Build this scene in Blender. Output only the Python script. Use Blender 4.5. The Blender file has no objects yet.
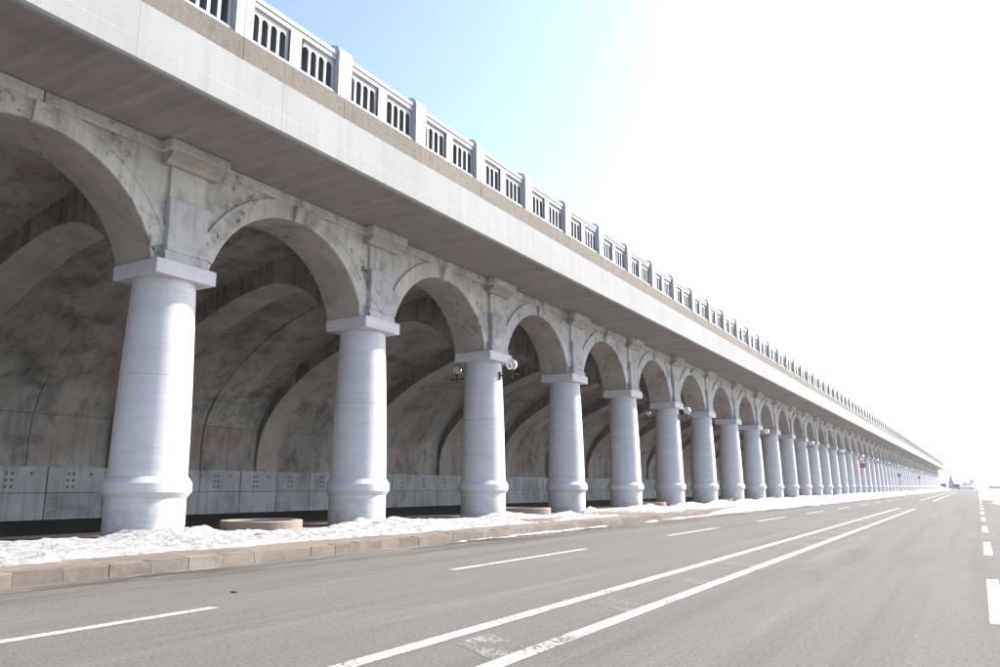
import bpy, math, random
import numpy as np
from mathutils import Vector, noise as mn
R = math.radians
random.seed(7)
S = bpy.context.scene
C = S.collection

# ------------------------------------------------------------------ camera
CAMZ = 1.10
cam = bpy.data.cameras.new('camera'); cam_o = bpy.data.objects.new('camera', cam); C.objects.link(cam_o)
cam.sensor_width = 36; cam.lens = 774.3 / 1000 * 36; cam.clip_start = .05; cam.clip_end = 20000
cam_o.location = (0, 0, CAMZ); cam_o.rotation_euler = (math.pi/2 + .1954, 0, .5449)
S.camera = cam_o

# ------------------------------------------------------------------ world, sun, exposure
SUN_EL, SUN_ROT = R(37.5), R(32)                     # rotation is clockwise from +Y
w = bpy.data.worlds.new('World'); S.world = w; w.use_nodes = True
nt = w.node_tree; nt.nodes.clear()
sky = nt.nodes.new('ShaderNodeTexSky'); sky.sky_type = 'NISHITA'; sky.sun_disc = False
sky.sun_elevation = SUN_EL; sky.sun_rotation = SUN_ROT
sky.air_density = .85; sky.dust_density = 1.9; sky.ozone_density = .4
bg = nt.nodes.new('ShaderNodeBackground'); bg.inputs[1].default_value = .146
wo = nt.nodes.new('ShaderNodeOutputWorld')
nt.links.new(sky.outputs[0], bg.inputs[0]); nt.links.new(bg.outputs[0], wo.inputs[0])
sun = bpy.data.lights.new('sun', 'SUN'); sun.energy = 5.0; sun.angle = R(.53); sun.color = (1, .965, .91)
sun_o = bpy.data.objects.new('sun', sun); C.objects.link(sun_o)
sd = Vector((math.sin(SUN_ROT)*math.cos(SUN_EL), math.cos(SUN_ROT)*math.cos(SUN_EL), math.sin(SUN_EL)))
sun_o.rotation_euler = (-sd).to_track_quat('-Z', 'Y').to_euler(); sun_o.location = (20, 40, 40)
vs = S.view_settings; vs.view_transform = 'Standard'; vs.look = 'None'; vs.gamma = 1; vs.use_curve_mapping = False
vs.exposure = 1.35
S.render.engine = 'CYCLES'

# ------------------------------------------------------------------ materials
class NT:
    def __init__(s, name):
        s.m = bpy.data.materials.new(name); s.m.use_nodes = True; s.t = s.m.node_tree
        s.p = s.t.nodes['Principled BSDF']
        g = s.t.nodes.new('ShaderNodeNewGeometry'); s.pos = g.outputs['Position']
    def n(s, typ, **kw):
        o = s.t.nodes.new(typ)
        for k, v in kw.items(): setattr(o, k, v)
        return o
    def l(s, a, b): s.t.links.new(a, b)
    def scaled(s, sc, off=(0, 0, 0)):
        m = s.n('ShaderNodeMapping'); m.inputs['Scale'].default_value = sc; m.inputs['Location'].default_value = off
        s.l(s.pos, m.inputs[0]); return m.outputs[0]
    def noise(s, scale, detail=5, rough=.55, vec=None, dist=0):
        o = s.n('ShaderNodeTexNoise'); o.inputs['Scale'].default_value = scale; o.inputs['Detail'].default_value = detail
        o.inputs['Roughness'].default_value = rough; o.inputs['Distortion'].default_value = dist
        s.l(vec or s.pos, o.inputs[0]); return o.outputs[0]
    def ramp(s, f, a, b, lo=0., hi=1.):
        o = s.n('ShaderNodeMapRange'); o.inputs[1].default_value = a; o.inputs[2].default_value = b
        o.inputs[3].default_value = lo; o.inputs[4].default_value = hi
        s.l(f, o.inputs[0]); return o.outputs[0]
    def mul(s, a, b):
        o = s.n('ShaderNodeMath', operation='MULTIPLY'); 
        for i, v in enumerate((a, b)):
            if hasattr(v, 'is_linked'): s.l(v, o.inputs[i])
            else: o.inputs[i].default_value = v
        return o.outputs[0]
    def mix(s, f, a, b, blend='MIX'):
        o = s.n('ShaderNodeMix', data_type='RGBA', blend_type=blend)
        if hasattr(f, 'is_linked'): s.l(f, o.inputs[0])
        else: o.inputs[0].default_value = f
        for i, v in ((6, a), (7, b)):
            if hasattr(v, 'is_linked'): s.l(v, o.inputs[i])
            else: o.inputs[i].default_value = (*v, 1)
        return o.outputs[2]
    def vary(s, c, lo, hi):
        oi = s.n('ShaderNodeObjectInfo'); h = s.n('ShaderNodeHueSaturation'); s.l(s.ramp(oi.outputs['Random'], 0, 1, lo, hi), h.inputs['Value']); s.l(c, h.inputs['Color']); return h.outputs[0]
    def col(s, c):
        if hasattr(c, 'is_linked'): s.l(c, s.p.inputs['Base Color'])
        else: s.p.inputs['Base Color'].default_value = (*c, 1)
    def rough(s, v):
        if hasattr(v, 'is_linked'): s.l(v, s.p.inputs['Roughness'])
        else: s.p.inputs['Roughness'].default_value = v
    def bump(s, f, strength=.4, dist=.02):
        o = s.n('ShaderNodeBump'); o.inputs['Strength'].default_value = strength; o.inputs['Distance'].default_value = dist
        s.l(f, o.inputs['Height']); s.l(o.outputs[0], s.p.inputs['Normal'])

def plain(name, c, rough=.6, metal=0):
    k = NT(name); f = k.noise(14, 4); k.col(k.mix(k.ramp(f, .3, .75), [x*.8 for x in c], [min(1, x*1.12) for x in c]))
    k.rough(rough); k.p.inputs['Metallic'].default_value = metal; return k.m

def concrete(name, a, b, dark=(.05, .05, .045), dk=.5, blotch=.9, streak=.5, spec=.25, bumpd=.012, peel=0., var=.07, red=None, dist=.4):
    """a, b: light and mid tones; dark mottles and vertical run-off streaks over them"""
    k = NT(name)
    f1 = k.noise(blotch, 7, .62, dist=dist); c = k.mix(k.ramp(f1, .35, .68), a, b)
    if red:
        fr = k.noise(.42, 5, .6, vec=k.scaled((1, 1, 1), (31, 7, 3)), dist=.6); c = k.mix(k.ramp(fr, .52, .66, 0, .8), c, red)
    f2 = k.noise(.8, 8, .7, vec=k.scaled((1, 1, 1), (11, 3, 9)), dist=dist*1.2)
    c = k.mix(k.ramp(f2, .5, .72, 0, dk), c, dark)
    f3 = k.noise(1., 6, .65, vec=k.scaled((6, 6, .45)))
    c = k.mix(k.ramp(f3, .5, .78, 0, streak), c, dark)
    if peel:
        f4 = k.noise(4.2, 10, .8, dist=.25); f5 = k.noise(.75, 5, .65, vec=k.scaled((1, 1, 1), (3, 17, 5)))
        c = k.mix(k.mul(k.ramp(f4, .51, .58), k.ramp(f5, .52, .61, 0, peel)), c, (.06, .059, .056))
    f6 = k.noise(45, 4, .7); c = k.mix(k.ramp(f6, .3, .7, 0, .35), c, k.mix(.5, c, (0.02, .02, .02)))
    k.col(k.vary(c, 1-var, 1+var)); k.rough(.88); k.p.inputs['Specular IOR Level'].default_value = spec
    h = k.noise(7, 9, .7)
    k.bump(h, .55, bumpd)
    return k.m

M = {}
# painted columns: faint board-form rings, blotches of thin paint
k = NT('painted_column')
f = k.noise(1.3, 6, .6); c = k.mix(k.ramp(f, .3, .7), (.555, .55, .58), (.49, .487, .515))
rg = k.noise(1., 3, .6, vec=k.scaled((.25, .25, 8))); c = k.mix(k.ramp(rg, .42, .66, 0, .5), c, (.44, .435, .46))
rg = k.noise(1., 4, .6, vec=k.scaled((.6, .6, 26), (3, 3, 3))); c = k.mix(k.ramp(rg, .55, .70, 0, .35), c, (.40, .39, .405))
st = k.noise(1., 6, .7, vec=k.scaled((9, 9, .4))); c = k.mix(k.ramp(st, .54, .76, 0, .45), c, (.36, .345, .35))
bl = k.noise(2.6, 8, .75); c = k.mix(k.ramp(bl, .60, .72, 0, .45), c, (.29, .265, .25))
pt = k.noise(26, 5, .8); c = k.mix(k.ramp(pt, .66, .72, 0, .7), c, (.17, .155, .145))
sep = k.n('ShaderNodeSeparateXYZ'); k.l(k.pos, sep.inputs[0])
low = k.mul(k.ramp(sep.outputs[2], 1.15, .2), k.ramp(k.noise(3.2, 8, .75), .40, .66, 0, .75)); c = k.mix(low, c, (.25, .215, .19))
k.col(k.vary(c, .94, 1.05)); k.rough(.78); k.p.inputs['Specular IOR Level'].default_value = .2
k.bump(k.noise(1., 8, .7, vec=k.scaled((5, 5, 20))), .4, .014); M['column'] = k.m
M['fascia'] = concrete('fascia_paint', (.282, .287, .292), (.256, .261, .265), dark=(.22, .215, .21), dk=.35, streak=.6, blotch=.6, bumpd=.004, var=.03)
M['white_rail'] = concrete('rail_paint', (.46, .465, .475), (.42, .425, .435), dark=(.28, .275, .27), dk=.2, streak=.25, bumpd=.004)
M['reveal'] = concrete('slot_shade_grey', (.15, .155, .17), (.11, .115, .13), dk=.3)  # shade inside the balustrade slots, painted in as a dark blue-grey
M['coping'] = concrete('exposed_aggregate', (.175, .157, .136), (.118, .106, .092), dark=(.07, .062, .053), dk=.5, streak=.6, blotch=16, bumpd=.01)
M['soffit'] = None
k = NT('soffit_concrete')
f = k.noise(1., 6, .6, vec=k.scaled((.35, 2.2, 1)), dist=.3); c = k.mix(k.ramp(f, .35, .7), (.22, .195, .18), (.175, .155, .143))
f = k.noise(1., 5, .6, vec=k.scaled((.25, 5., 1), (3, 9, 0)), dist=.5); c = k.mix(k.ramp(f, .52, .68, 0, .55), c, (.30, .27, .25))
f = k.noise(.5, 7, .65); c = k.mix(k.ramp(f, .5, .75, 0, .5), c, (.105, .092, .085))
k.col(c); k.rough(.9); k.bump(k.noise(1., 6, .6, vec=k.scaled((1.2, 11, 1))), .3, .01); M['soffit'] = k.m
M['wall'] = concrete('weathered_arch', (.55, .535, .495), (.40, .39, .37), dark=(.13, .126, .117), dk=.75, streak=.55, peel=1.)
M['wall_painted'] = concrete('weathered_painted_arch', (.54, .54, .555), (.44, .44, .445), dark=(.13, .132, .135), dk=.6, streak=.5, peel=1.)
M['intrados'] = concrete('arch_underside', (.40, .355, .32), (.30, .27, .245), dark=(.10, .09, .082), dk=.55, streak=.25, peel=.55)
M['impost'] = concrete('impost_paint', (.47, .47, .48), (.37, .37, .375), dark=(.16, .16, .155), dk=.7, streak=.65, peel=.4)
M['corbel'] = concrete('corbel_stone', (.42, .375, .345), (.33, .29, .265), dark=(.17, .145, .13), dk=.5, streak=.3)
M['vault'] = concrete('vault_concrete', (.42, .395, .365), (.265, .25, .232), dark=(.065, .062, .058), dk=.85, blotch=.5, streak=.6, red=(.30, .20, .17), bumpd=.02, dist=.1, var=.14)
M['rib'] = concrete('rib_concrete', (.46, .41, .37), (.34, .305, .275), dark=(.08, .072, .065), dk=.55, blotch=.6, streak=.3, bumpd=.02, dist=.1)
M['rib_side'] = concrete('mould_and_shade_rib', (.30, .265, .235), (.165, .148, .132), dark=(.03, .028, .026), dk=.7, blotch=1.0, streak=1., bumpd=.02, dist=.2)  # black mould streaks, plus rib-side shade painted in as a darker tone
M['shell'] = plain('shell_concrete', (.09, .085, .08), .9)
M['panel'] = concrete('wall_panel_concrete', (.51, .53, .545), (.39, .41, .42), dark=(.11, .11, .11), dk=.6, blotch=.8, streak=.6, var=.13)
M['hole'] = plain('hole_dark', (.13, .13, .13), .9)
M['kerb'] = concrete('kerb_stone', (.17, .143, .122), (.115, .096, .082), dark=(.25, .235, .222), dk=.5, blotch=1.3, streak=.2, bumpd=.02, var=.16)
M['seam'] = plain('pour_joint', (.33, .325, .34), .9)
M['chalk'] = plain('white_chalk', (.62, .61, .60), .95)
M['mortar'] = plain('kerb_mortar', (.15, .135, .122), .9)
M['planter'] = concrete('planter_concrete', (.27, .215, .185), (.22, .175, .15), dark=(.15, .115, .095), dk=.4)
M['soil'] = plain('planter_soil', (.06, .045, .035), .95)
# asphalt
def asphalt(name, a, b, tracks=True, speck=1.):
    k = NT(name)
    c = k.mix(k.ramp(k.noise(.25, 6, .6), .3, .7), a, b)
    if tracks:
        t = k.noise(1., 5, .55, vec=k.scaled((1.5, .03, 1)), dist=.2); c = k.mix(k.ramp(t, .45, .7, 0, .35), c, [x*1.25 for x in a])
        t = k.noise(1., 6, .6, vec=k.scaled((2.6, .06, 1), (5, 2, 0)), dist=.3); c = k.mix(k.ramp(t, .48, .70, 0, .65), c, [x*.66 for x in b])
        t = k.noise(1., 5, .65, vec=k.scaled((9, .12, 1), (1, 4, 0)), dist=.2); c = k.mix(k.ramp(t, .6, .72, 0, .35), c, [x*1.45 for x in a])
    g = k.noise(38, 4, .8); c = k.mix(k.ramp(g, .50, .66, 0, .42*speck), c, [x*1.9 for x in a])
    g = k.noise(120, 3, .8); c = k.mix(k.ramp(g, .44, .66, 0, .5*speck), c, [x*2.0 for x in a])
    g = k.noise(30, 4, .8, vec=k.scaled((1, 1, 1), (4, 4, 4))); c = k.mix(k.ramp(g, .50, .64, 0, .55*speck), c, [x*.38 for x in b])
    g = k.noise(8, 6, .8); c = k.mix(k.ramp(g, .55, .75, 0, .35*speck), c, [x*.5 for x in b])
    if tracks:
        sp = k.n('ShaderNodeSeparateXYZ'); k.l(k.pos, sp.inputs[0])
        e = k.mul(k.ramp(sp.outputs[0], -7.7, -8.9), k.ramp(k.noise(1., 8, .75, vec=k.scaled((1.6, .22, 1), (0, 3.3, 0))), .45, .55, 0, .85))
        c = k.mix(e, c, (.045, .035, .029))
        e2 = k.mul(k.ramp(sp.outputs[0], -8.5, -9.0), k.ramp(k.noise(1., 7, .7, vec=k.scaled((7, .5, 1), (2, 8, 0))), .56, .62, 0, .75))
        c = k.mix(e2, c, (.30, .285, .27))
        e3 = k.ramp(k.noise(1., 8, .75, vec=k.scaled((.55, .10, 1), (7, 1, 0)), dist=.3), .55, .68, 0, .35)
        c = k.mix(e3, c, [x*.6 for x in b])
        e4 = k.ramp(k.noise(1., 7, .75, vec=k.scaled((1.1, .05, 1), (2, 6, 0)), dist=.2), .56, .70, 0, .5)
        c = k.mix(e4, c, [x*1.7 for x in a])
    k.col(c); k.rough(.9); k.p.inputs['Specular IOR Level'].default_value = .12
    k.bump(k.noise(60, 5, .8), .6, .008); return k.m
M['asphalt'] = asphalt('asphalt', (.110, .103, .096), (.096, .090, .084))
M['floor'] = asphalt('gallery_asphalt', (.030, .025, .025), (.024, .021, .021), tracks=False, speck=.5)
M['pave'] = concrete('pavement_concrete', (.20, .165, .14), (.14, .118, .10), dark=(.055, .045, .038), dk=.75, blotch=3., streak=.4, var=0)
# road paint, worn through to asphalt
def paint(name, c0, lo, hi, keep):
    k = NT(name); f = k.noise(30, 8, .8); f2 = k.noise(1.6, 6, .65)
    k.col(k.mix(k.ramp(k.noise(3, 6, .7), .35, .7), c0, [x*.72 for x in c0])); k.rough(.8)
    w = k.n('ShaderNodeMath', operation='ADD'); k.l(f, w.inputs[0]); k.l(k.ramp(f2, .3, .7, lo, hi), w.inputs[1])
    k.l(k.ramp(w.outputs[0], keep, keep+.05, 1, 0), k.p.inputs['Alpha'])
    k.bump(k.noise(60, 5, .8), .5, .008); return k.m
M['paint'] = paint('road_paint', (.40, .385, .365), -.09, .095, .55)
M['worn'] = paint('worn_hatch_paint', (.27, .25, .232), -.05, .10, .475)
# snow
k = NT('snow')
f = k.noise(7, 8, .75); f2 = k.noise(1.2, 5, .6)
c = k.mix(k.mul(k.ramp(f, .46, .60, 0, .9), k.ramp(f2, .34, .58)), (.43, .433, .445), (.19, .175, .16))
f3 = k.noise(22, 5, .8); c = k.mix(k.ramp(f3, .56, .66, 0, .8), c, (.12, .105, .095))
k.col(c); k.rough(.65); k.bump(k.noise(18, 8, .8), 1., .06); M['snow'] = k.m
k = NT('snowfield'); f = k.noise(.3, 7, .7); k.col(k.mix(k.ramp(f, .42, .52, 0, 1), (.55, .55, .56), (.16, .15, .145))); k.rough(.7); k.bump(k.noise(3, 7, .7), .6, .1); M['snowfield'] = k.m
k = NT('sea_water'); k.col((.03, .07, .10)); k.rough(.18); k.bump(k.noise(1., 6, .6, vec=k.scaled((.12, .3, 1))), .5, .4); M['sea'] = k.m
M['hill'] = plain('far_hill', (.14, .18, .20), .95)
k = NT('lamp_glass'); k.col((.93, .94, .95)); k.rough(.03); k.p.inputs['Transmission Weight'].default_value = .86; k.p.inputs['IOR'].default_value = 1.22; M['glass'] = k.m
M['iron'] = plain('dark_iron', (.05, .047, .045), .5, .6)
M['brass'] = plain('lamp_white_metal', (.62, .61, .60), .4)
M['pole'] = plain('galvanised_pole', (.46, .48, .50), .45, .4)
M['sign_white'] = plain('sign_white', (.78, .78, .78), .45)
M['sign_red'] = plain('sign_red', (.55, .04, .05), .45)
M['sign_blue'] = plain('sign_blue', (.03, .08, .42), .45)
M['sign_cyan'] = plain('sign_cyan', (.05, .30, .50), .45)
M['navy'] = plain('navy_paint', (.03, .05, .11), .35)
M['redpaint'] = plain('red_paint', (.28, .03, .04), .4)
M['tyre'] = plain('tyre_rubber', (.02, .02, .02), .85)
M['glass_dark'] = plain('windscreen', (.02, .03, .04), .08)
M['monument'] = plain('grey_monument_stone', (.20, .22, .27), .8)
M['quay'] = plain('quay_wall_concrete', (.16, .20, .26), .85)
M['twig'] = plain('debris', (.03, .025, .02), .9)

# ------------------------------------------------------------------ mesh helpers
class MB:
    def __init__(s): s.v = []; s.f = []; s.sm = []
    def quad(s, a, b, c, d, sm=False):
        n = len(s.v); s.v += [a, b, c, d]; s.f.append((n, n+1, n+2, n+3)); s.sm.append(sm)
    def box(s, x0, x1, y0, y1, z0, z1):
        n = len(s.v)
        s.v += [(x, y, z) for z in (z0, z1) for y in (y0, y1) for x in (x0, x1)]
        for q in ((0, 2, 3, 1), (4, 5, 7, 6), (0, 1, 5, 4), (2, 6, 7, 3), (0, 4, 6, 2), (1, 3, 7, 5)):
            s.f.append(tuple(n+i for i in q)); s.sm.append(False)
        return s
    def bbox(s, x0, x1, y0, y1, z0, z1, b=.012):
        """box with chamfered edges (24 verts)"""
        n = len(s.v); idx = {}
        for ix, x in ((0, x0), (1, x1)):
            for iy, y in ((0, y0), (1, y1)):
                for iz, z in ((0, z0), (1, z1)):
                    sx, sy, sz = (b if ix == 0 else -b), (b if iy == 0 else -b), (b if iz == 0 else -b)
                    for ax, p in (('x', (x, y+sy, z+sz)), ('y', (x+sx, y, z+sz)), ('z', (x+sx, y+sy, z))):
                        idx[(ix, iy, iz, ax)] = len(s.v); s.v.append(p)
        def face(*ids): s.f.append(tuple(ids)); s.sm.append(False)
        I = idx
        for t in (0, 1):
            q = [(t, 0, 0), (t, 1, 0), (t, 1, 1), (t, 0, 1)]; face(*[I[(*p, 'x')] for p in (q if t else q[::-1])])
            q = [(0, t, 0), (0, t, 1), (1, t, 1), (1, t, 0)]; face(*[I[(*p, 'y')] for p in (q if t else q[::-1])])
            q = [(0, 0, t), (1, 0, t), (1, 1, t), (0, 1, t)]; face(*[I[(*p, 'z')] for p in (q if t else q[::-1])])
        for u in (0, 1):
            for v in (0, 1):
                face(I[(u, v, 0, 'x')], I[(u, v, 1, 'x')], I[(u, v, 1, 'y')], I[(u, v, 0, 'y')])
                face(I[(u, 0, v, 'x')], I[(u, 1, v, 'x')], I[(u, 1, v, 'z')], I[(u, 0, v, 'z')])
                face(I[(0, u, v, 'y')], I[(1, u, v, 'y')], I[(1, u, v, 'z')], I[(0, u, v, 'z')])
        for u in (0, 1):
            for v in (0, 1):
                for q in (0, 1): face(I[(u, v, q, 'x')], I[(u, v, q, 'y')], I[(u, v, q, 'z')])
        return s
    def prism(s, pts, y0, y1, caps=True):
        """closed XZ outline extruded along Y"""
        n = len(s.v); m = len(pts)
        s.v += [(x, y0, z) for x, z in pts] + [(x, y1, z) for x, z in pts]
        for i in range(m):
            j = (i+1) % m; s.f.append((n+i, n+j, n+m+j, n+m+i)); s.sm.append(False)
        if caps: s.f.append(tuple(n+i for i in range(m))[::-1]); s.f.append(tuple(n+m+i for i in range(m))); s.sm += [False, False]
        return s
    def lathe(s, prof, seg=48, c=(0, 0, 0), cap=True):
        n = len(s.v); m = len(prof)
        for r, z in prof:
            for i in range(seg):
                a = 2*math.pi*i/seg; s.v.append((c[0]+r*math.cos(a), c[1]+r*math.sin(a), c[2]+z))
        for j in range(m-1):
            for i in range(seg):
                k = (i+1) % seg; s.f.append((n+j*seg+i, n+j*seg+k, n+(j+1)*seg+k, n+(j+1)*seg+i)); s.sm.append(True)
        if cap:
            s.f.append(tuple(n+(m-1)*seg+i for i in range(seg))); s.f.append(tuple(n+i for i in range(seg))[::-1]); s.sm += [False, False]
        return s
    def tube(s, pts, r, seg=10):
        n = len(s.v); P = [Vector(p) for p in pts]
        for i, p in enumerate(P):
            d = (P[min(i+1, len(P)-1)] - P[max(i-1, 0)]).normalized()
            u = d.orthogonal().normalized() if i == 0 else (u - d*u.dot(d)).normalized()
            v = d.cross(u)
            for k in range(seg):
                a = 2*math.pi*k/seg; s.v.append(tuple(p + (u*math.cos(a)+v*math.sin(a))*r))
        for j in range(len(P)-1):
            for i in range(seg):
                k = (i+1) % seg; s.f.append((n+j*seg+i, n+j*seg+k, n+(j+1)*seg+k, n+(j+1)*seg+i)); s.sm.append(True)
        m = len(P)-1
        s.f.append(tuple(n+i for i in range(seg))[::-1]); s.f.append(tuple(n+m*seg+i for i in range(seg))); s.sm += [False, False]
        return s
    def disc_x(s, c, r, x0, x1, seg=24):
        """disc whose axis is X"""
        n = len(s.v)
        for x in (x0, x1):
            for i in range(seg):
                a = 2*math.pi*i/seg; s.v.append((x, c[0]+r*math.cos(a), c[1]+r*math.sin(a)))
        for i in range(seg):
            k = (i+1) % seg; s.f.append((n+i, n+k, n+seg+k, n+seg+i)); s.sm.append(False)
        s.f.append(tuple(n+i for i in range(seg))[::-1]); s.f.append(tuple(n+seg+i for i in range(seg))); s.sm += [False, False]
        return s
    def disc_y(s, c, r, y0, y1, seg=24):
        n = len(s.v)
        for y in (y0, y1):
            for i in range(seg):
                a = 2*math.pi*i/seg; s.v.append((c[0]+r*math.cos(a), y, c[1]+r*math.sin(a)))
        for i in range(seg):
            k = (i+1) % seg; s.f.append((n+i, n+k, n+seg+k, n+seg+i)); s.sm.append(False)
        s.f.append(tuple(n+i for i in range(seg))); s.f.append(tuple(n+seg+i for i in range(seg))[::-1]); s.sm += [False, False]
        return s
    def mesh(s, name, mat, mats=None):
        import bmesh
        me = bpy.data.meshes.new(name); me.from_pydata(s.v, [], s.f)
        me.polygons.foreach_set('use_smooth', s.sm)
        bm = bmesh.new(); bm.from_mesh(me); bmesh.ops.remove_doubles(bm, verts=bm.verts, dist=1e-5)
        bmesh.ops.recalc_face_normals(bm, faces=bm.faces); bm.to_mesh(me); bm.free()
        me.set_sharp_from_angle(angle=R(24))
        for m in ([mat] if mats is None else mats): me.materials.append(m)
        return me

def put(name, me, parent=None, loc=(0, 0, 0), **props):
    o = bpy.data.objects.new(name, me); C.objects.link(o); o.location = loc
    if parent is not None: o.parent = parent
    for k_, v_ in props.items(): o[k_] = v_
    return o
def empty(name, loc=(0, 0, 0), **props):
    return put(name, None, None, loc, **props)

# ------------------------------------------------------------------ setting: ground, road, pavement, sea
SP = 6.0; Y0C = 9.43; K0, K1 = -4, 58            # columns: centre at Y0C + SP*k
YS, YE = Y0C + SP*K0 - 3, Y0C + SP*K1 + 1.2      # ends of the building
PZ = .16                                          # pavement height
def sheet(name, x0, x1, y0, y1, z, mat):
    b = MB(); b.quad((x0, y0, z), (x1, y0, z), (x1, y1, z), (x0, y1, z)); return put(name, b.mesh(name, mat), kind='structure')
sheet('sea', -9000, 9000, -3000, 14000, -2.4, M['sea'])
b = MB(); b.box(-25.2, 70, -60, 560, -4, -.012); put('ground', b.mesh('ground', M['snowfield']), kind='structure')
sheet('road', -9.3, 6.0, -55, 440, 0, M['asphalt'])
b = MB(); b.box(-14.9, -9.48, -50, YE+8, -.008, PZ-.004); put('pavement', b.mesh('pavement', M['pave']), kind='structure')
b = MB(); b.box(-23.9, -14.9, YS, YE+1, -.008, PZ-.012); put('gallery_floor', b.mesh('gallery_floor', M['floor']), kind='structure')
# kerb stones
kerb = empty('kerb', (-9.39, 0, 0), kind='structure')
b = MB(); b.bbox(-.10, .09, 0, .5725, -.01, PZ, .006); km = b.mesh('kerb_stone', M['kerb'])
b = MB(); b.box(-.09, .078, 2, 2+.574*290, -.012, PZ-.014); put('kerb_mortar', b.mesh('kerb_mortar', M['mortar']), kerb)
kvar = []
for q in range(6):
    m2 = km.copy(); rr = random.Random(q)
    for v in m2.vertices:
        if v.co.z > .05: v.co.z -= rr.random()**3*.022; v.co.x -= rr.random()**3*.018 if v.co.x > 0 else 0
    kvar.append(m2)
y = 2.0; n = 0
while n < 290:
    o = put('kerb_stone', random.choice(kvar), kerb, (random.uniform(-.003, .004), y, random.uniform(-.003, .003))); o.rotation_euler = (0, 0, random.uniform(-.003, .003)); y += .574; n += 1
b = MB()
while y < YE+6: b.box(-.10, .09, y, y+.562, -.01, PZ-.002); y += .574
y = -40
while y < 1.9: b.box(-.10, .09, y, y+.562, -.01, PZ-.002); y += .574
put('kerb_stone_run', b.mesh('kerb_stone_run', M['kerb']), kerb, kind='stuff')
# painted markings
mk = empty('road_markings', (0, 0, .004), kind='structure')
def stripe(name, x0, x1, xa, xb, wd, mat=M['paint']):
    """stripe from (x0,y=xa) to (x1,y=xb)"""
    b = MB(); n_ = max(1, int((xb-xa)/6)); rr = random.Random(int(xa*10)+7)
    for i in range(n_):
        t0, t1 = i/n_, (i+1)/n_
        pa, pb = x0+(x1-x0)*t0, x0+(x1-x0)*t1; ya, yb = xa+(xb-xa)*t0, xa+(xb-xa)*t1
        b.quad((pa-wd/2, ya, 0), (pa+wd/2, ya, 0), (pb+wd/2, yb, 0), (pb-wd/2, yb, 0))
    return put(name, b.mesh(name, mat), mk)
stripe('lane_dash', -6.10, -6.17, .75, 5.08, .13)
for i in range(38):
    a = 8.94 + 8.66*i; stripe('lane_dash', -6.17-.02*min(i, 6), -6.17-.02*min(i, 6), a, a+4.2, .13)
stripe('centre_line', -3.40, -3.66, -20, 46.5, .15); stripe('centre_line', -2.62, -2.86, -20, 45.2, .15)
stripe('centre_line', -4.15, -5.2, 72.5, 196, .15); stripe('centre_line', -3.06, -4.1, 68.5, 190, .15)
for i in range(18):
    ya = 4.75 + 2.3*i
    xo = -.0055*ya; b = MB(); b.quad((-3.29+xo, ya+.1, 0), (-2.74+xo, ya-.25, 0), (-2.74+xo, ya+.2, 0), (-3.29+xo, ya+.55, 0)); put('hatch_bar', b.mesh('hatch_bar', M['worn']), mk, (0, 0, -.001))
for i in range(-2, 34): stripe('edge_dash', .03, .03, 7.75+7.55*i, 7.75+7.55*i+3.65, .125)

# ------------------------------------------------------------------ the arcaded breakwater
arc = empty('arcaded_breakwater', (0, 0, 0), label='long white arcaded concrete breakwater gallery with columns, arches and balustrade beside the road', category='breakwater')
CX = -13.62
AB = 5.41                                          # top of the capitals
SOF = 7.80                                         # soffit of the deck
def hide(v): return v
# column shaft, collar and capital
prof = [(.70, 0), (.722, .16), (.722, .55), (.718, .88), (.716, .93)]
prof += [(.712, 1.28), (.706, 1.6), (.692, 2.3), (.676, 2.9), (.655, 3.5), (.632, 4.1), (.608, 4.7), (.590, 5.12)]
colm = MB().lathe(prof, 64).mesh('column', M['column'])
colr = MB().lathe([(.70, .885), (.722, .89), (.804, 1.00), (.804, 1.17), (.728, 1.285), (.70, 1.29)], 64, cap=False).mesh('collar', M['column'])
capm = MB().bbox(-.69, .69, -.69, .69, 5.11, AB, .015).mesh('capital', M['column'])
grv = MB().lathe([(.660, 3.190), (.6672, 3.190), (.6668, 3.200), (.660, 3.200)], 64, cap=False).mesh('pour_joint', M['seam'])
for kk in range(K0, K1+1):
    yc = Y0C + SP*kk
    c_ = put('column', colm, arc, (CX, yc, 0)); c_.rotation_euler = (0, 0, random.uniform(0, 6.28))
    r_ = put('collar', colr, c_); put('pour_joint', grv, c_); q_ = put('capital', capm, c_); q_.rotation_euler = (0, 0, -c_.rotation_euler.z)
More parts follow.
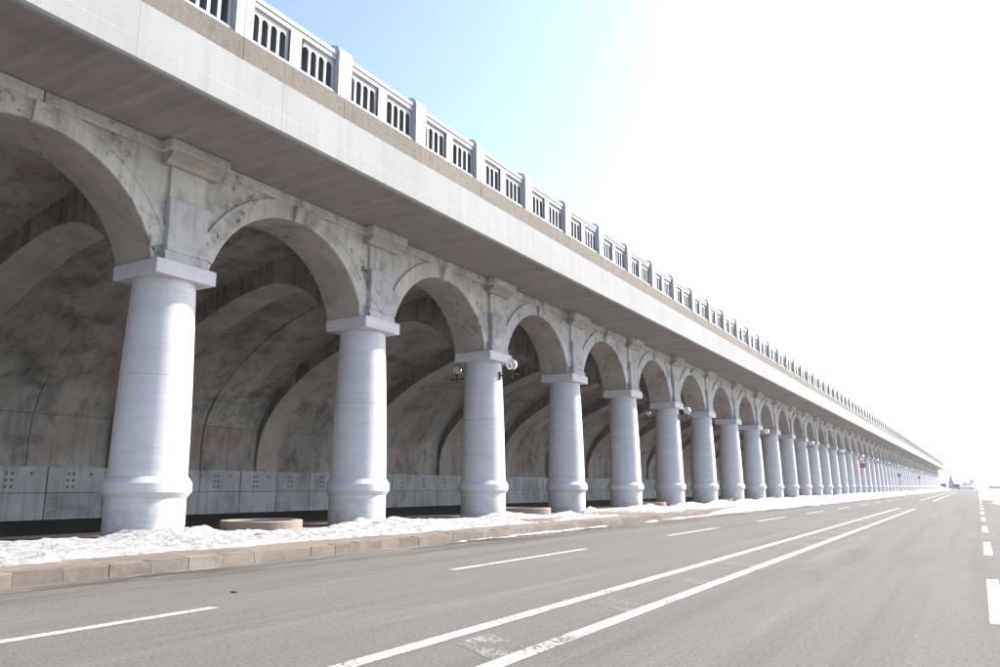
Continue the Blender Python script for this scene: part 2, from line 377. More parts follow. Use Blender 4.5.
# arch bay (front wall), local y from 0 to SP between column centres
XF, XB = -13.17, -14.30
HW, CZ, RA = 2.36, 4.80, 2.43
a0 = math.acos(HW/RA); NA = 40
apts = [(SP/2 - RA*math.cos(a0+(math.pi-2*a0)*i/NA), CZ + RA*math.sin(a0+(math.pi-2*a0)*i/NA)) for i in range(NA+1)]
yL, yR = apts[0][0], apts[-1][0]; zS = apts[0][1]
def arch_wall():
    b = MB(); top = SOF
    for X, in ((XF,), (XB,)):
        b.quad((X, 0, AB), (X, yL, AB), (X, yL, top), (X, 0, top)); b.quad((X, yR, AB), (X, SP, AB), (X, SP, top), (X, yR, top))
        for i in range(NA): b.quad((X, *apts[i]), (X, *apts[i+1]), (X, apts[i+1][0], top), (X, apts[i][0], top))
    b.quad((XF, 0, AB), (XB, 0, AB), (XB, yL, AB), (XF, yL, AB)); b.quad((XF, yR, AB), (XB, yR, AB), (XB, SP, AB), (XF, SP, AB))
    nf = len(b.f)
    b.quad((XF, yL, AB), (XB, yL, AB), (XB, *apts[0]), (XF, *apts[0])); b.quad((XF, yR, AB), (XB, yR, AB), (XB, *apts[-1]), (XF, *apts[-1]))
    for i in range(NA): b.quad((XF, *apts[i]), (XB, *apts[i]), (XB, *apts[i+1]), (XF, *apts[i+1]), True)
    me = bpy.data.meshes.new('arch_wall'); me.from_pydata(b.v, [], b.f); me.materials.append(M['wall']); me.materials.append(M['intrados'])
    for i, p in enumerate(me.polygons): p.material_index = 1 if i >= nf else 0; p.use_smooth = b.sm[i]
    return me
awm = arch_wall()
# archivolt: raised ring, two steps
def ring(r0, r1, x0, x1, a_lo, a_hi, N=36):
    b = MB()
    P = []
    for i in range(N+1):
        a = a_lo + (a_hi-a_lo)*i/N; ca, sa = math.cos(a), math.sin(a)
        P.append([(x, SP/2 - r*ca, CZ + r*sa) for x, r in ((x0, r0), (x1, r0), (x1, r1), (x0, r1))])
    for i in range(N):
        for j in range(4): b.quad(P[i][j], P[i][(j+1) % 4], P[i+1][(j+1) % 4], P[i+1][j], False)
    b.quad(*P[0]); b.quad(*P[-1])
    return b
aL = math.asin((AB+.02-CZ)/2.8)
ar1 = ring(RA+.003, 2.80, XF-.05, XF+.045, R(20), R(160)).mesh('archivolt', M['wall'])
ar2 = ring(2.76, 2.86, XF-.05, XF+.060, R(24), R(156)).mesh('archivolt_rim', M['wall'])
ar1p, ar2p, awp = ar1.copy(), ar2.copy(), awm.copy()
for me_ in (ar1p, ar2p, awp): me_.materials[0] = M['wall_painted']
keym = MB().prism([(XF-.02, CZ+RA-.03), (XF+.10, CZ+RA-.03), (XF+.15, SOF-.24), (XF-.02, SOF-.24)], SP/2-.13, SP/2+.13).mesh('keystone', M['wall'])
keyp = MB().prism([(XF-.02, CZ+RA-.03), (XF+.10, CZ+RA-.03), (XF+.15, SOF-.24), (XF-.02, SOF-.24)], SP/2-.13, SP/2+.13).mesh('keystone_painted', M['impost'])
strm = MB().bbox(XF-.04, XF+.12, .02, SP/2-.004, SOF-.225, SOF-.004, .012).mesh('string_course', M['wall'])
for kk in range(K0, K1):
    y = Y0C + SP*kk
    o = put('arch_wall', awm, arc, (0, y, 0))
    if kk == -1: near_arch = o
    put('archivolt', ar1 if kk < 2 else ar1p, o); put('archivolt_rim', ar2 if kk < 2 else ar2p, o);
    if kk >= 2: o.data = awp
    put('keystone', keyp if kk == 2 else keym, o)
    put('string_course', strm, o); put('string_course', strm, o, (0, SP/2, 0))
# chalked letters on the nearest arch ring
b = MB()
for ln in [[(6.856, 7.417), (6.814, 7.399), (6.824, 7.306), (6.863, 7.322), (6.86, 7.342)], [(6.858, 7.367), (6.868, 7.311), (6.911, 7.321), (6.905, 7.378)], [(6.997, 7.383), (6.953, 7.381), (6.981, 7.35), (6.988, 7.318), (6.961, 7.307)], [(7.045, 7.433), (7.111, 7.435)], [(7.084, 7.393), (7.094, 7.246)]]:
    for (ya, za), (yb, zb) in zip(ln, ln[1:]):
        d_ = Vector((yb-ya, zb-za)).normalized()*.007; n_ = Vector((-d_.y, d_.x))
        P4 = [(ya-d_.x+n_.x, za-d_.y+n_.y), (yb+d_.x+n_.x, zb+d_.y+n_.y), (yb+d_.x-n_.x, zb+d_.y-n_.y), (ya-d_.x-n_.x, za-d_.y-n_.y)]
        b.quad(*[(XF+.0475, y_-(Y0C-SP), z_) for y_, z_ in P4])
put('chalk_letters', b.mesh('chalk_letters', M['chalk']), near_arch, label='faint white chalked letters on the arch ring')
# pilaster above each capital with impost block and corbel
pil = MB().bbox(XF-.03, XF+.07, -.42, .42, 6.70, SOF-.43, .01).mesh('pilaster', M['wall'])
imp = MB().bbox(XF-.03, XF+.17, -.45, .45, AB+.20, 6.705, .012).mesh('impost_block', M['impost'])
ft = MB(); ft.prism([(XF-.03, AB+.003), (XF+.215, AB+.003), (XF+.215, AB+.06), (XF+.172, AB+.198), (XF-.03, AB+.198)], -.50, .50)
ftm = ft.mesh('impost_foot', M['impost'])
cb1 = MB().bbox(XF-.03, -12.75, -.71, .71, SOF-.215, SOF-.006, .012).mesh('corbel', M['wall'])
cb2 = MB().prism([(XF-.03, SOF-.217), (-12.84, SOF-.217), (-12.85, SOF-.33), (-12.93, SOF-.36), (-13.0, SOF-.44), (XF-.03, SOF-.44)], -.62, .62).mesh('corbel_moulding', M['corbel'])
for kk in range(K0, K1+1):
    o = put('pilaster', pil, arc, (0, Y0C+SP*kk, 0))
    put('impost_block', imp, o); put('impost_foot', ftm, o); put('corbel', cb1, o); put('corbel_moulding', cb2, o)

# vault: ribs, formwork panels, shell
def crv(pts, n):
    """Catmull-Rom through pts"""
    P = [Vector((a, c)) for a, c in pts]; P = [P[0]*2-P[1]] + P + [P[-1]*2-P[-2]]; out = []
    for i in range(1, len(P)-2):
        for j in range(n):
            t = j/n; p0, p1, p2, p3 = P[i-1:i+3]
            out.append(.5*((2*p1)+(p2-p0)*t+(2*p0-5*p1+4*p2-p3)*t*t+(3*p1-p0-3*p2+p3)*t**3))
    out.append(P[-2]); return [(p.x, p.y) for p in out]
Zc = CAMZ
rib_in = crv([(-23.58, .58+Zc), (-23.55, 1.4+Zc), (-23.33, 2.1+Zc), (-22.92, 2.75+Zc), (-22.25, 3.42+Zc), (-21.4, 4.02+Zc), (-20.35, 4.58+Zc), (-18.6, 5.27+Zc), (-17.4, 5.58+Zc), (-16.4, 5.66+Zc), (-15.6, 5.45+Zc), (-15.0, 5.08+Zc), (-14.55, 4.62+Zc), (-14.28, 4.32+Zc)], 4)
shell_in = crv([(-23.72, .5+Zc), (-23.72, 1.5+Zc), (-23.58, 2.3+Zc), (-23.15, 3.08+Zc), (-22.45, 3.85+Zc), (-21.4, 4.62+Zc), (-19.9, 5.42+Zc), (-18.1, 6.02+Zc), (-16.5, 6.35+Zc), (-15.2, 6.5+Zc), (-14.2, 6.55+Zc)], 5)
RW = .54
def rib_mesh():
    b = MB(); n_ = len(rib_in); sh = [shell_in[round(i*(len(shell_in)-1)/(n_-1))] for i in range(n_)]
    sh = []
    for i in range(n_):                                  # top edge just behind the shell surface
        t = i/(n_-1)*(len(shell_in)-1); a = int(min(t, len(shell_in)-2)); u = t-a
        p, q = shell_in[a], shell_in[a+1]; sh.append((p[0]+(q[0]-p[0])*u-.05, p[1]+(q[1]-p[1])*u+.08))
    for i in range(n_-1):
        A, B_ = rib_in[i], rib_in[i+1]; D, E_ = sh[i], sh[i+1]
        for s_ in (-RW, RW): b.quad((A[0], s_, A[1]), (B_[0], s_, B_[1]), (E_[0], s_, E_[1]), (D[0], s_, D[1]))
        b.quad((A[0], -RW, A[1]), (A[0], RW, A[1]), (B_[0], RW, B_[1]), (B_[0], -RW, B_[1]), True)
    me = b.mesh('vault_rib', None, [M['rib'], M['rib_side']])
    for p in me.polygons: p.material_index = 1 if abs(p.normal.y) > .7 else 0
    return me
ribm = rib_mesh()
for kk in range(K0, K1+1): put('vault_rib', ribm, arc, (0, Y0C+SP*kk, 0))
# panels: three lifts, two halves per bay
n_s = len(shell_in)
cuts = [0, int(n_s*.18), int(n_s*.34), int(n_s*.50), int(n_s*.70), n_s-1]
def vpanel(i0, i1, ya, yb, th=.06):
    b = MB(); P = shell_in[i0:i1+1]; N = []
    for i in range(len(P)):
        p, q = P[max(i-1, 0)], P[min(i+1, len(P)-1)]; d = Vector((q[0]-p[0], q[1]-p[1])).normalized(); N.append((d.y, -d.x))
    e = .006
    for i in range(len(P)-1):
        (ax, az), (bx, bz) = P[i], P[i+1]
        if i == 0: ax, az = ax+(bx-ax)*.02, az+(bz-az)*.02
        if i == len(P)-2: bx, bz = bx-(bx-ax)*.02, bz-(bz-az)*.02
        oa = (ax-N[i][0]*th, az-N[i][1]*th); ob = (bx-N[i+1][0]*th, bz-N[i+1][1]*th)
        b.quad((ax, ya+e, az), (ax, yb-e, az), (bx, yb-e, bz), (bx, ya+e, bz), True)
        for yy in (ya+e, yb-e): b.quad((ax, yy, az), (bx, yy, bz), (ob[0], yy, ob[1]), (oa[0], yy, oa[1]))
        if i == 0: b.quad((ax, ya+e, az), (ax, yb-e, az), (oa[0], yb-e, oa[1]), (oa[0], ya+e, oa[1]))
        if i == len(P)-2: b.quad((bx, ya+e, bz), (bx, yb-e, bz), (ob[0], yb-e, ob[1]), (ob[0], ya+e, ob[1]))
    return b
pm = [[vpanel(cuts[c], cuts[c+1], *h).mesh('vault_panel', M['vault']) for c in range(5)] for h in ((RW-.02, SP/2), (SP/2, SP-RW+.02))]
pfull = vpanel(0, n_s-1, RW-.02, SP-RW+.02).mesh('vault_panel', M['vault'])
for kk in range(K0, K1):
    y = Y0C+SP*kk
    if -1 <= kk < 29:
        for h in range(2):
            for c in range(5): put('vault_panel', pm[h][c], arc, (random.uniform(-.012, .022) + (.05 if (h == 1 and kk in (1, 7, 13)) else 0), y, -random.uniform(0, .015)))
    else: put('vault_panel', pfull, arc, (0, y, 0))
inner = [(x-.045, z+.045) for x, z in shell_in]
outer = [(-14.2, 8.7), (-20.6, 8.7), (-22.6, 7.9), (-24.0, 6.2), (-24.8, 4.), (-25.1, 1.5), (-25.1, -1), (-23.80, -1)]
put('vault_shell', MB().prism(inner+outer, YS, YE).mesh('vault_shell', M['shell']), arc)
b = MB(); b.box(-20.9, -20.55, YS, YE, 8.7, 9.7); put('sea_parapet', b.mesh('sea_parapet', M['white_rail']), arc)
# foot wall: two courses of concrete panels with bolt holes
PW = 1.79; wp = []
hpos = [(hy, hz) for hy in (.62, .78) for hz in (1.10, 1.29, 1.48)] + [(1.32, 1.48)]
holem = MB().disc_x((0, 0), .043, -23.575, -23.564, 12).mesh('bolt_hole', M['hole'])
pu = MB().bbox(-23.86, -23.57, .012, PW-.012, .925, 1.68, .012).mesh('foot_panel', M['panel'])
pl_ = MB().bbox(-23.86, -23.575, .012, PW-.012, .10, .913, .012).mesh('foot_panel', M['panel'])
y = 18.384 - PW*16; i = 0; rest = MB()
while y < YE-PW:
    if 0 < y and i < 150:
        o = put('foot_panel', pu, arc, (random.uniform(-.01, .01), y, 0)); put('foot_panel', pl_, arc, (random.uniform(-.012, .008), y, 0))
        if i < 40:
            for hp in hpos: put('bolt_hole', holem, o, (0, *hp))
        i += 1
    else:
        rest.box(-23.86, -23.57, y+.012, y+PW-.012, .925, 1.68); rest.box(-23.86, -23.575, y+.012, y+PW-.012, .1, .913)
    y += PW
put('foot_panel_run', rest.mesh('foot_panel_run', M['panel']), arc, kind='stuff')
# deck and fascia
XFA = -10.80
b = MB(); b.prism([(-14.25, SOF+.003), (XFA-.13, SOF), (XFA-.13, 8.86), (-14.25, 8.705)], YS, YE); put('deck_slab', b.mesh('deck_slab', M['soffit']), arc)
FW = 3.06
fz = SOF - .012
fp = [(XFA-.128, fz+.03), (XFA-.125, fz), (XFA-.03, fz), (XFA+.007, fz+.04), (XFA+.007, fz+.366), (XFA, fz+.375), (XFA, 8.82), (XFA-.04, 8.85), (XFA-.128, 8.86)]
fm = MB().prism(fp, .0012, FW-.0012).mesh('fascia_panel', M['fascia'])
y = 6.62 - FW*8
while y < YE - .5: put('fascia_panel', fm, arc, (random.uniform(-.002, .002), y, 0)); y += FW
# balustrade
BX, BZ, BL = -11.09, 9.43, 2.76
def bal_frame():
    b = MB(); xb = -.50
    b.bbox(xb, 0, .205, BL-.205, 0, .125, .01); b.bbox(-.02, .03, .205, BL-.205, .001, .085, .01)   # bottom rail and ledge
    b.bbox(xb, 0, .205, BL-.205, .84, .945, .008)                 # lintel
    b.bbox(-.40, .022, .205, BL-.205, .948, 1.06, .012)        # cap
    b.bbox(xb, 0, 1.22, 1.54, .122, .842, .006)                   # middle pier
    for o0 in (.21, 1.54):                                        # slotted panel header with round slot heads
        zt = .842; pts = []
        x0, x1 = -.45, -.055; y_ = o0+.005; m_ = (1.01-.01-4*.155-3*.075)/2
        for xx in (x0, x1):
            yy = y_
            def strip(ya, yb, z): b.quad((xx, ya, z), (xx, yb, z), (xx, yb, zt), (xx, ya, zt))
            strip(yy, yy+m_, .125); yy += m_
            for s_ in range(4):
                N = 8
                for q in range(N):
                    aa, ab = math.pi*q/N, math.pi*(q+1)/N
                    b.quad((xx, yy+.0775-.0775*math.cos(aa), .65+.0775*math.sin(aa)), (xx, yy+.0775-.0775*math.cos(ab), .65+.0775*math.sin(ab)), (xx, yy+.0775-.0775*math.cos(ab), zt), (xx, yy+.0775-.0775*math.cos(aa), zt))
                yy += .155
                if s_ < 3: strip(yy, yy+.075, .65); yy += .075
            strip(yy, yy+m_, .125)
        yy = y_+m_
        b.quad((x0, yy, .125), (x1, yy, .125), (x1, yy, .65), (x0, yy, .65))
        for s_ in range(4):
            for q in range(8):
                aa, ab = math.pi*q/8, math.pi*(q+1)/8
                A = (yy+.0775-.0775*math.cos(aa), .65+.0775*math.sin(aa)); B_ = (yy+.0775-.0775*math.cos(ab), .65+.0775*math.sin(ab))
                b.quad((x0, *A), (x1, *A), (x1, *B_), (x0, *B_))
            yy += .155 + (.075 if s_ < 3 else 0)
        b.quad((x0, yy, .125), (x1, yy, .125), (x1, yy, .65), (x0, yy, .65))
    me = b.mesh('balustrade_section', None, [M['white_rail'], M['reveal']])
    for p in me.polygons:
        c_ = p.center
        if c_.x < -.056 and .126 < c_.z < .839 and c_.x > -.49: p.material_index = 1
    return me
balm = bal_frame()
arcp = [(.09, 0)] + [(-.22+.31*math.cos(math.pi*i/14), 1.03+.22*math.sin(math.pi*i/14)) for i in range(15)] + [(-.53, 0)]
postm = MB().prism(arcp, .006, .205).mesh('post', M['white_rail'])
postm2 = MB().prism(arcp, BL-.205, BL-.006).mesh('post', M['white_rail'])
cpm = MB().bbox(-.64, .10, .001, BL-.001, -.62, -.002, .006).mesh('coping_block', M['coping'])
m_ = (1.0-4*.155-3*.075)/2
bys = [o0+.005+m_+.155*(q+1)+.075*q for o0 in (.21, 1.54) for q in range(3)]
btm = MB().box(-.452, -.053, .001, .074, .123, .652).mesh('baluster', None, [M['white_rail'], M['reveal']])
for p in btm.polygons: p.material_index = 0 if p.normal.x > .5 else 1
y = 8.828 - BL*9; ns = 0; rest = MB()
while y < YE - 1.5:
    s_ = put('balustrade_section', balm, arc, (BX, y, BZ))
    put('post', postm, s_); put('post', postm2, s_); put('coping_block', cpm, s_)
    for yy in bys:
        if y > 3 and ns < 300: put('baluster', btm, s_, (0, yy, 0)); ns += 1
        else: rest.box(BX-.452, BX-.053, y+yy+.001, y+yy+.074, BZ+.123, BZ+.652)
    y += BL
brm = rest.mesh('baluster_run', None, [M['white_rail'], M['reveal']])
for p in brm.polygons: p.material_index = 0 if p.normal.x > .5 else 1
put('baluster_run', brm, arc, kind='stuff')
# end wall of the gallery
b = MB(); b.box(-23.9, -14.9, YE, YE+.5, -.5, 8.5); put('end_wall', b.mesh('end_wall', M['wall']), arc)

# ------------------------------------------------------------------ globe lamps on every third column
gl = []
for i in range(13):
    a = math.pi*i/12; gl.append((max(.002, .185*math.sin(a)), .185-.185*math.cos(a)))
def globe_mesh(sg):
    a_ = MB().lathe(gl, 28, (sg*1.08, 0, 4.80), cap=False); n_ = len(a_.v)
    b_ = MB().lathe([(max(.002, r_*.97), .185+(z_-.185)*.97) for r_, z_ in gl], 28, (sg*1.08, 0, 4.80), cap=False)
    me_ = bpy.data.meshes.new('globe'); me_.from_pydata(a_.v+b_.v, [], [f_[::-1] for f_ in a_.f] + [tuple(n_+i_ for i_ in f_) for f_ in b_.f])
    me_.polygons.foreach_set('use_smooth', [True]*len(me_.polygons)); me_.materials.append(M['glass']); return me_
def lamp_meshes(sg):
    br = MB(); e = .60*1
    br.bbox(*(sorted((sg*.615, sg*.66))), -.05, .05, 4.52, 4.78, .008)
    br.tube([(sg*.64, 0, 4.66), (sg*1.32, 0, 4.66)], .022, 8)
    br.tube([(sg*1.22, 0, 4.66), (sg*1.25, 0, 4.66)], .04, 8)
    cup = MB().lathe([(.01, 4.55), (.03, 4.56), (.022, 4.62), (.022, 4.72), (.045, 4.78), (.062, 4.80), (.05, 4.83)], 16, (sg*1.08, 0, 0))
    fit = MB().lathe([(.035, 4.82), (.04, 4.86), (.03, 4.96), (.012, 5.0)], 12, (sg*1.08, 0, 0))
    return br.mesh('bracket', M['iron']), cup.mesh('cup', M['iron']), globe_mesh(sg), fit.mesh('bulb', M['brass'])
LM = {1: lamp_meshes(1), -1: lamp_meshes(-1)}
ords = ['third', 'sixth', 'ninth', 'twelfth', 'fifteenth', 'eighteenth', 'twenty-first', 'twenty-fourth', 'twenty-seventh']
for q, kk in enumerate(range(2, K1, 3)):
    for sg in ((1, -1) if q < 5 else (1,)):
        side = 'road side' if sg == 1 else 'vault side'
        lab = f'clear glass globe lamp on the {side} of the {ords[q]} column from the left' if q < 9 else 'small clear glass globe lamp on the road side of a distant column'
        t = empty('globe_lamp', (CX, Y0C+SP*kk, 0), label=lab, category='lamp', group='globe lamps bracketed to the columns')
        for nm, me in zip(('bracket', 'cup', 'globe', 'bulb'), LM[sg]): put(nm, me, t)

# ------------------------------------------------------------------ round planters between alternate columns
rim = MB().lathe([(.98, .0), (1.19, .0), (1.20, .02), (1.20, .25), (1.18, .275), (.98, .275), (.965, .26), (.965, .10)], 56, cap=False).mesh('rim', M['planter'])
soil = MB().lathe([(.97, .1), (.97, .20), (.6, .22), (.2, .215), (.01, .21)], 40, cap=False).mesh('soil', M['soil'])
pn = ['first and second', 'third and fourth', 'fifth and sixth', 'seventh and eighth', 'ninth and tenth']
for q in range(5):
    t = empty('round_planter', (-13.75, Y0C+SP*(2*q)+SP/2, PZ-.06), label=f'low round pinkish concrete planter between the {pn[q]} columns from the left', category='planter', group='round planters between the columns')
    for nm_, me_ in (('rim', rim), ('soil', soil)): put(nm_, me_, t).scale = (.74, .74, 1)

# ------------------------------------------------------------------ snow
def fbm(x, y, sc, oct=4, seed=0.):
    v, a, t = 0., 1., 0.
    for o in range(oct):
        v += a*mn.noise(Vector((x*sc+seed, y*sc-seed, seed*1.7))); t += a; a *= .55; sc *= 2.1
    return v/t
def snow_strip(name, xs, ys, hf, base, lab):
    V = []; ok = []; F = []; nx = len(xs)
    for y in ys:
        for x in xs:
            h = hf(x, y); V.append((x, y, base + max(h, -.03))); ok.append(h > -.03)
    for j in range(len(ys)-1):
        for i in range(nx-1):
            q = (j*nx+i, j*nx+i+1, (j+1)*nx+i+1, (j+1)*nx+i)
            if any(ok[t] for t in q): F.append(q)
    me = bpy.data.meshes.new(name); me.from_pydata(V, [], F); me.polygons.foreach_set('use_smooth', [True]*len(F)); me.materials.append(M['snow'])
    import bmesh
    bm = bmesh.new(); bm.from_mesh(me); bmesh.ops.delete(bm, geom=[v for v in bm.verts if not v.link_faces], context='VERTS'); bm.to_mesh(me); bm.free()
    return put(name, me, kind='stuff', label=lab, category='snow')
def ss(a, b, x): t = min(1, max(0, (x-a)/(b-a))); return t*t*(3-2*t)
def col_mound(x, y):
    kk = round((y-Y0C)/SP); yc = Y0C+SP*kk; d = math.hypot(x-CX-.35, (y-yc)); return math.exp(-((d-.75)/.33)**2) if x > CX-.2 else 0
def h_bank(x, y):
    fr = -10.12 + .30*fbm(0, y, .35, 3, 4.) + .42*fbm(x, y, 2.2, 4, 14.); bk = -13.45 + .5*fbm(0, y, .3, 3, 9.) + .3*fbm(x, y, 1.8, 3, 3.)
    pl = min(abs((y-(Y0C+SP/2)) - 12*q_) for q_ in range(6)); bk += .75*ss(1.6, .7, pl)     # swept back round the planters
    e = ss(fr, fr-.30, x)*ss(bk, bk+.5, x)
    amt = .5 + 1.1*fbm(x*.6, y, .16, 3, 2.5)
    gap = ss(25.0, 25.8, y)*ss(28.6, 27.6, y)                # bare stretch past the third column
    amt = max(.10, amt)*(1-.97*gap*ss(-12.9, -12.5, x)); e *= 1 - .95*ss(.16, .30, fbm(x, y*.5, .55, 4, 21.))
    h = e*(.030 + .10*amt*(0.6+.4*ss(-10.2, -12.0, x)) + .07*fbm(x, y, .9, 5, 1.) + .075*abs(fbm(x, y, 4.2, 3, 6.))) - .032
    h += .15*col_mound(x, y)*(.75+.6*fbm(x, y, 2.2, 3, 5.))*e
    if h > -.02: h += .055*fbm(x, y, 6.5, 3, 8.) - .03*max(0, fbm(x, y, 9., 2, 18.))*2
    return h - .25*gap*ss(-12.9, -12.5, x)
rngf = lambda a, b, s: [a+s*i for i in range(int((b-a)/s)+1)]
snow_strip('snow_bank', rngf(-14.3, -9.7, .06), rngf(-1, 40, .06), h_bank, PZ, 'trodden white snow lying on the pavement along the foot of the nearest columns')
snow_strip('snow_bank', rngf(-14.3, -9.75, .15), rngf(40, 130, .18), h_bank, PZ, 'white snow lying on the pavement along the distant columns')
snow_strip('snow_bank', rngf(-14.3, -9.75, .35), rngf(130, YE, .6), h_bank, PZ, 'thin white line of snow at the far end of the colonnade')
def h_gut(x, y):
    wdt = .16 + .22*ss(12, 17, y) + .75*ss(30, 60, y); ro = -9.30 + wdt*(.65+.9*fbm(0, y, .4, 4, 3.)) + .25*fbm(x, y, 2.5, 3, 5.)
    tp = -9.30 - .55*ss(31, 42, y)
    e = ss(ro, ro-.16, x)*ss(tp-.1, tp+.25, x)
    lim = ss(12.3, 14.5, y)*(1-.9*ss(20.6, 21.4, y)*ss(24.6, 23.6, y))
    b_ = PZ*ss(-9.22, -9.34, x)*ss(30, 33, y)
    hh = e*lim*(.06+.06*fbm(x, y, 1.2, 4, 7.)+.05*ss(20, 50, y)) 
    return (b_*1. if hh > .012 else 0) + hh - .016 + (.05*fbm(x, y, 6, 3, 2.) if hh > .01 else -.03)
snow_strip('snow_ridge', rngf(-10.2, -7.6, .06), rngf(9, 60, .09), h_gut, 0.0, 'low ridge of ploughed snow along the kerb in the gutter')
snow_strip('snow_ridge', rngf(-10.2, -7.2, .15), rngf(60, YE, .5), h_gut, 0.0, 'thin far run of ploughed snow along the kerb')
def h_right(x, y):
    ed = .35 + 1.1*fbm(0, y, .09, 4, 6.) + 2.2*ss(62, 46, y)+ .0*y
    ed = ed - .9*ss(60, 95, y)
    return ss(ed, ed+1.2, x)*(.06 + .10*fbm(x, y, .5, 4, 3.)) + .25*ss(2.5, 6, x)*(.6+fbm(x, y, .6, 4, 1.)) - .03
snow_strip('snow_patch', rngf(-1.5, 9, .25), rngf(44, 400, .7), h_right, 0.0, 'thin snow drifting over the right edge of the road')

# ------------------------------------------------------------------ road signs on poles in front of the columns
def sign(y, x, discs, ptop, lab):
    t = empty('road_sign', (x, y, PZ), label=lab, category='sign', group='round road signs on poles')
    put('pole', MB().tube([(0, 0, -.02), (0, 0, ptop)], .035, 10).mesh('pole', M['pole']), t)
    for z, r, c1, c2, bar in discs:
        d = put('disc', MB().disc_y((0, z), r, -.06, -.04, 28).mesh('disc', c1), t)
        put('disc_face', MB().disc_y((0, z), r*.76, -.066, -.061, 28).mesh('disc_face', c2), d)
        if bar:
            b = MB(); b.box(-r*.95, r*.95, -.070, -.067, z-.035, z+.035); o = put('slash', b.mesh('slash', M['sign_red']), d)
            b2 = o.data; 
            for v in b2.vertices:
                dx, dz = v.co.x, v.co.z-z; v.co.x, v.co.z = (dx-dz)*.7071*.8, z+(-dx-dz)*.7071*.8
sign(102, -11.5, [(4.16, .33, M['sign_red'], M['sign_white'], False), (3.42, .33, M['sign_red'], M['sign_blue'], True)], 4.5, 'nearest pole sign: red ringed white disc above a blue disc with red slash')
sign(152, -11.5, [(2.9, .32, M['sign_cyan'], M['sign_cyan'], False)], 3.4, 'light blue round sign on a pole before the far columns')
sign(205, -11.5, [(3.0, .30, M['sign_red'], M['sign_blue'], True)], 3.5, 'farthest pole sign, small red and blue disc near the end of the colonnade')

# ------------------------------------------------------------------ far end: van, truck, monument, snow heap, quay, hills
def vehicle(name, loc, L, W, H, cab, body, lab, cat, truck=False):
    t = empty(name, loc, label=lab, category=cat)
    p = [(0, .45), (0, .95), (.55, 1.15), (1.15, H), (L-.05, H), (L, H-.15), (L, .45)] if not truck else [(0, .5), (0, 1.2), (.25, H), (1.6, H), (1.65, .9), (L, .9), (L, .5)]
    b = MB(); n = len(p); 
    bd = MB(); m0 = len(bd.v)
    bd.v += [(-W/2, y, z) for y, z in p] + [(W/2, y, z) for y, z in p]
    for i in range(n): j = (i+1) % n; bd.f.append((i, j, n+j, n+i)); bd.sm.append(False)
    bd.f.append(tuple(range(n))[::-1]); bd.f.append(tuple(range(n, 2*n))); bd.sm += [False, False]
    put('body', bd.mesh('body', body), t)
    g = MB()
    if truck: g.quad((-W/2+.1, .03, 1.28), (W/2-.1, .03, 1.28), (W/2-.12, .215, H-.1), (-W/2+.12, .215, H-.1))
    else: g.quad((-W/2+.1, .60, 1.20), (W/2-.1, .60, 1.20), (W/2-.12, 1.10, H-.07), (-W/2+.12, 1.10, H-.07))
    for v in range(len(g.v)): g.v[v] = (g.v[v][0], g.v[v][1]-.03, g.v[v][2]+.02)
    put('windscreen', g.mesh('windscreen', M['glass_dark']), t)
    for sx in (-1, 1):
        for yy in (.85, L-.9):
            put('wheel', MB().disc_x((yy, .36), .36, sx*(W/2-.2), sx*(W/2+.01), 20).mesh('wheel', M['tyre']), t)
        b = MB(); b.box(sx*W*.36-.12, sx*W*.36+.12, -.02, .05, .68, .82); put('headlight', b.mesh('headlight', M['sign_white']), t)
    return t
vehicle('parked_van', (-8.0, 385, 0), 4.8, 2.3, 2.25, None, M['navy'], 'dark blue van parked at the far end of the road', 'van')
vehicle('parked_truck', (-13.0, 396, 0), 5.2, 2.1, 2.5, None, M['redpaint'], 'small dark red truck left of the blue van at the far end', 'truck', True)
mon = empty('monument', (-10.4, 412, 0), label='tall grey tapering stone monument behind the dark blue van', category='monument')
b = MB(); b.lathe([(1.3, 0), (1.15, 1.6), (.9, 3.4), (.55, 4.6), (.35, 6.2), (.08, 7.0)], 4); put('shaft', b.mesh('shaft', M['monument']), mon)
b = MB(); b.bbox(-1.6, 1.6, -1.6, 1.6, -.012, .35, .05); put('plinth', b.mesh('plinth', M['monument']), mon)
def heap(loc, rx, ry, h, lab, seed):
    V = []; F = []; N = 44
    for j in range(N+1):
        for i in range(N+1):
            u, v = i/N*2-1, j/N*2-1; d = math.hypot(u, v)
            z = h*max(0, 1-d)**.8*(1+.5*fbm(u*2, v*2, 1.5, 4, seed)) - .05
            V.append((u*rx, v*ry, z))
    for j in range(N):
        for i in range(N): F.append((j*(N+1)+i, j*(N+1)+i+1, (j+1)*(N+1)+i+1, (j+1)*(N+1)+i))
    me = bpy.data.meshes.new('snow_heap'); me.from_pydata(V, [], F); me.polygons.foreach_set('use_smooth', [True]*len(F)); me.materials.append(M['snow'])
    put('snow_heap', me, None, loc, label=lab, category='snow heap')
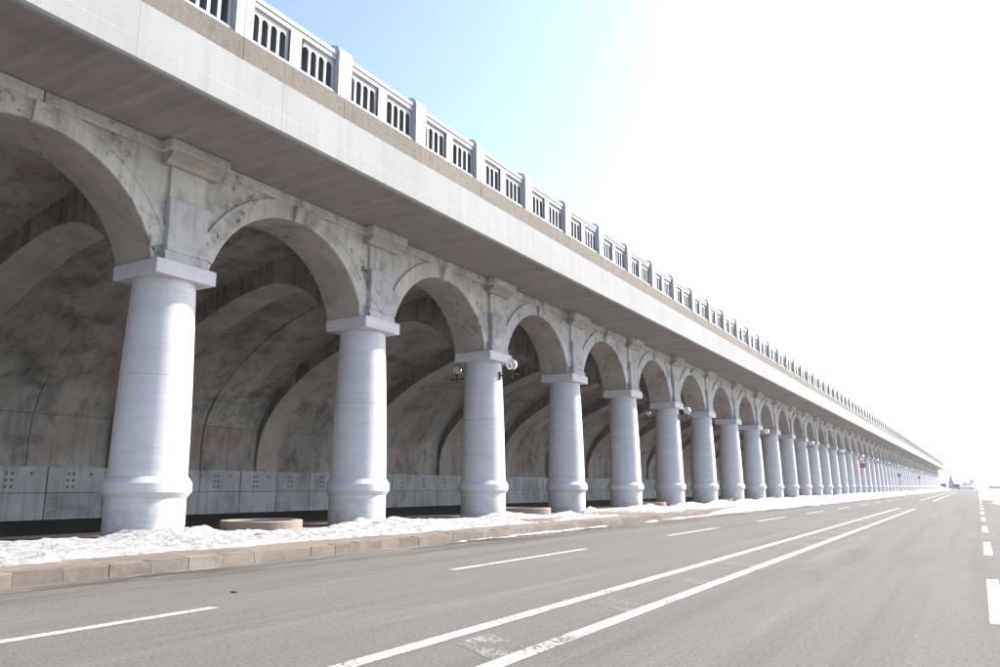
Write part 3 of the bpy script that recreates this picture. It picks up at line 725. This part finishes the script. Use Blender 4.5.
heap((-2.6, 402, 0), 7, 7, 4.0, 'tall heap of ploughed snow right of the dark blue van', 3.)
heap((-16, 388, 0), 6, 6, 1.6, 'low mound of ploughed snow by the end of the colonnade', 5.)
q = empty('quay_wall', (0, 555, 0), label='low blue grey quay wall with posts across the far end of the harbour', category='wall')
b = MB(); b.bbox(-2, 68, -.4, .4, -.02, 1.25, .03); put('parapet', b.mesh('parapet', M['quay']), q)
pq = MB().bbox(-.25, .25, -.5, .5, -.02, 1.75, .03).mesh('post', M['quay'])
for i in range(12): put('post', pq, q, (6*i-1, 0, 0))
V = []; F = []; N = 160
for i in range(N+1):
    x = -1500+5200*i/N; hgt = 26 + 38*max(0, fbm(i*.06, 0, 1., 5, 2.)+.2)
    V += [(x, 5200, -3), (x, 5300+0*hgt, hgt), (x, 5900, -3)]
for i in range(N): F += [(3*i, 3*i+3, 3*i+4, 3*i+1), (3*i+1, 3*i+4, 3*i+5, 3*i+2)]
me = bpy.data.meshes.new('far_hills'); me.from_pydata(V, [], F); me.materials.append(M['hill']); put('far_hills', me, kind='structure')
# bit of debris on the road
b = MB(); b.lathe([(.02, 0), (.055, .008), (.05, .022), (.015, .03)], 7); o = put('debris', b.mesh('debris', M['twig']), None, (-6.86, 5.88, 0), label='small dark scrap lying on the near lane of the road', category='debris'); o.scale = (.9, .5, .5)

# ------------------------------------------------------------------ sea air
b = MB(); b.box(-600, 900, -120, 1900, -3.4, 16); hz = put('haze', b.mesh('haze', None), kind='stuff', label='thin bright sea haze over the harbour road', category='haze')
hm = bpy.data.materials.new('haze'); hm.use_nodes = True; hm.node_tree.nodes.clear()
pv = hm.node_tree.nodes.new('ShaderNodeVolumePrincipled'); pv.inputs['Color'].default_value = (.95, .97, 1, 1); pv.inputs['Density'].default_value = .00028; pv.inputs['Anisotropy'].default_value = .35
ho = hm.node_tree.nodes.new('ShaderNodeOutputMaterial'); hm.node_tree.links.new(pv.outputs[0], ho.inputs['Volume'])
hz.data.materials.clear(); hz.data.materials.append(hm)
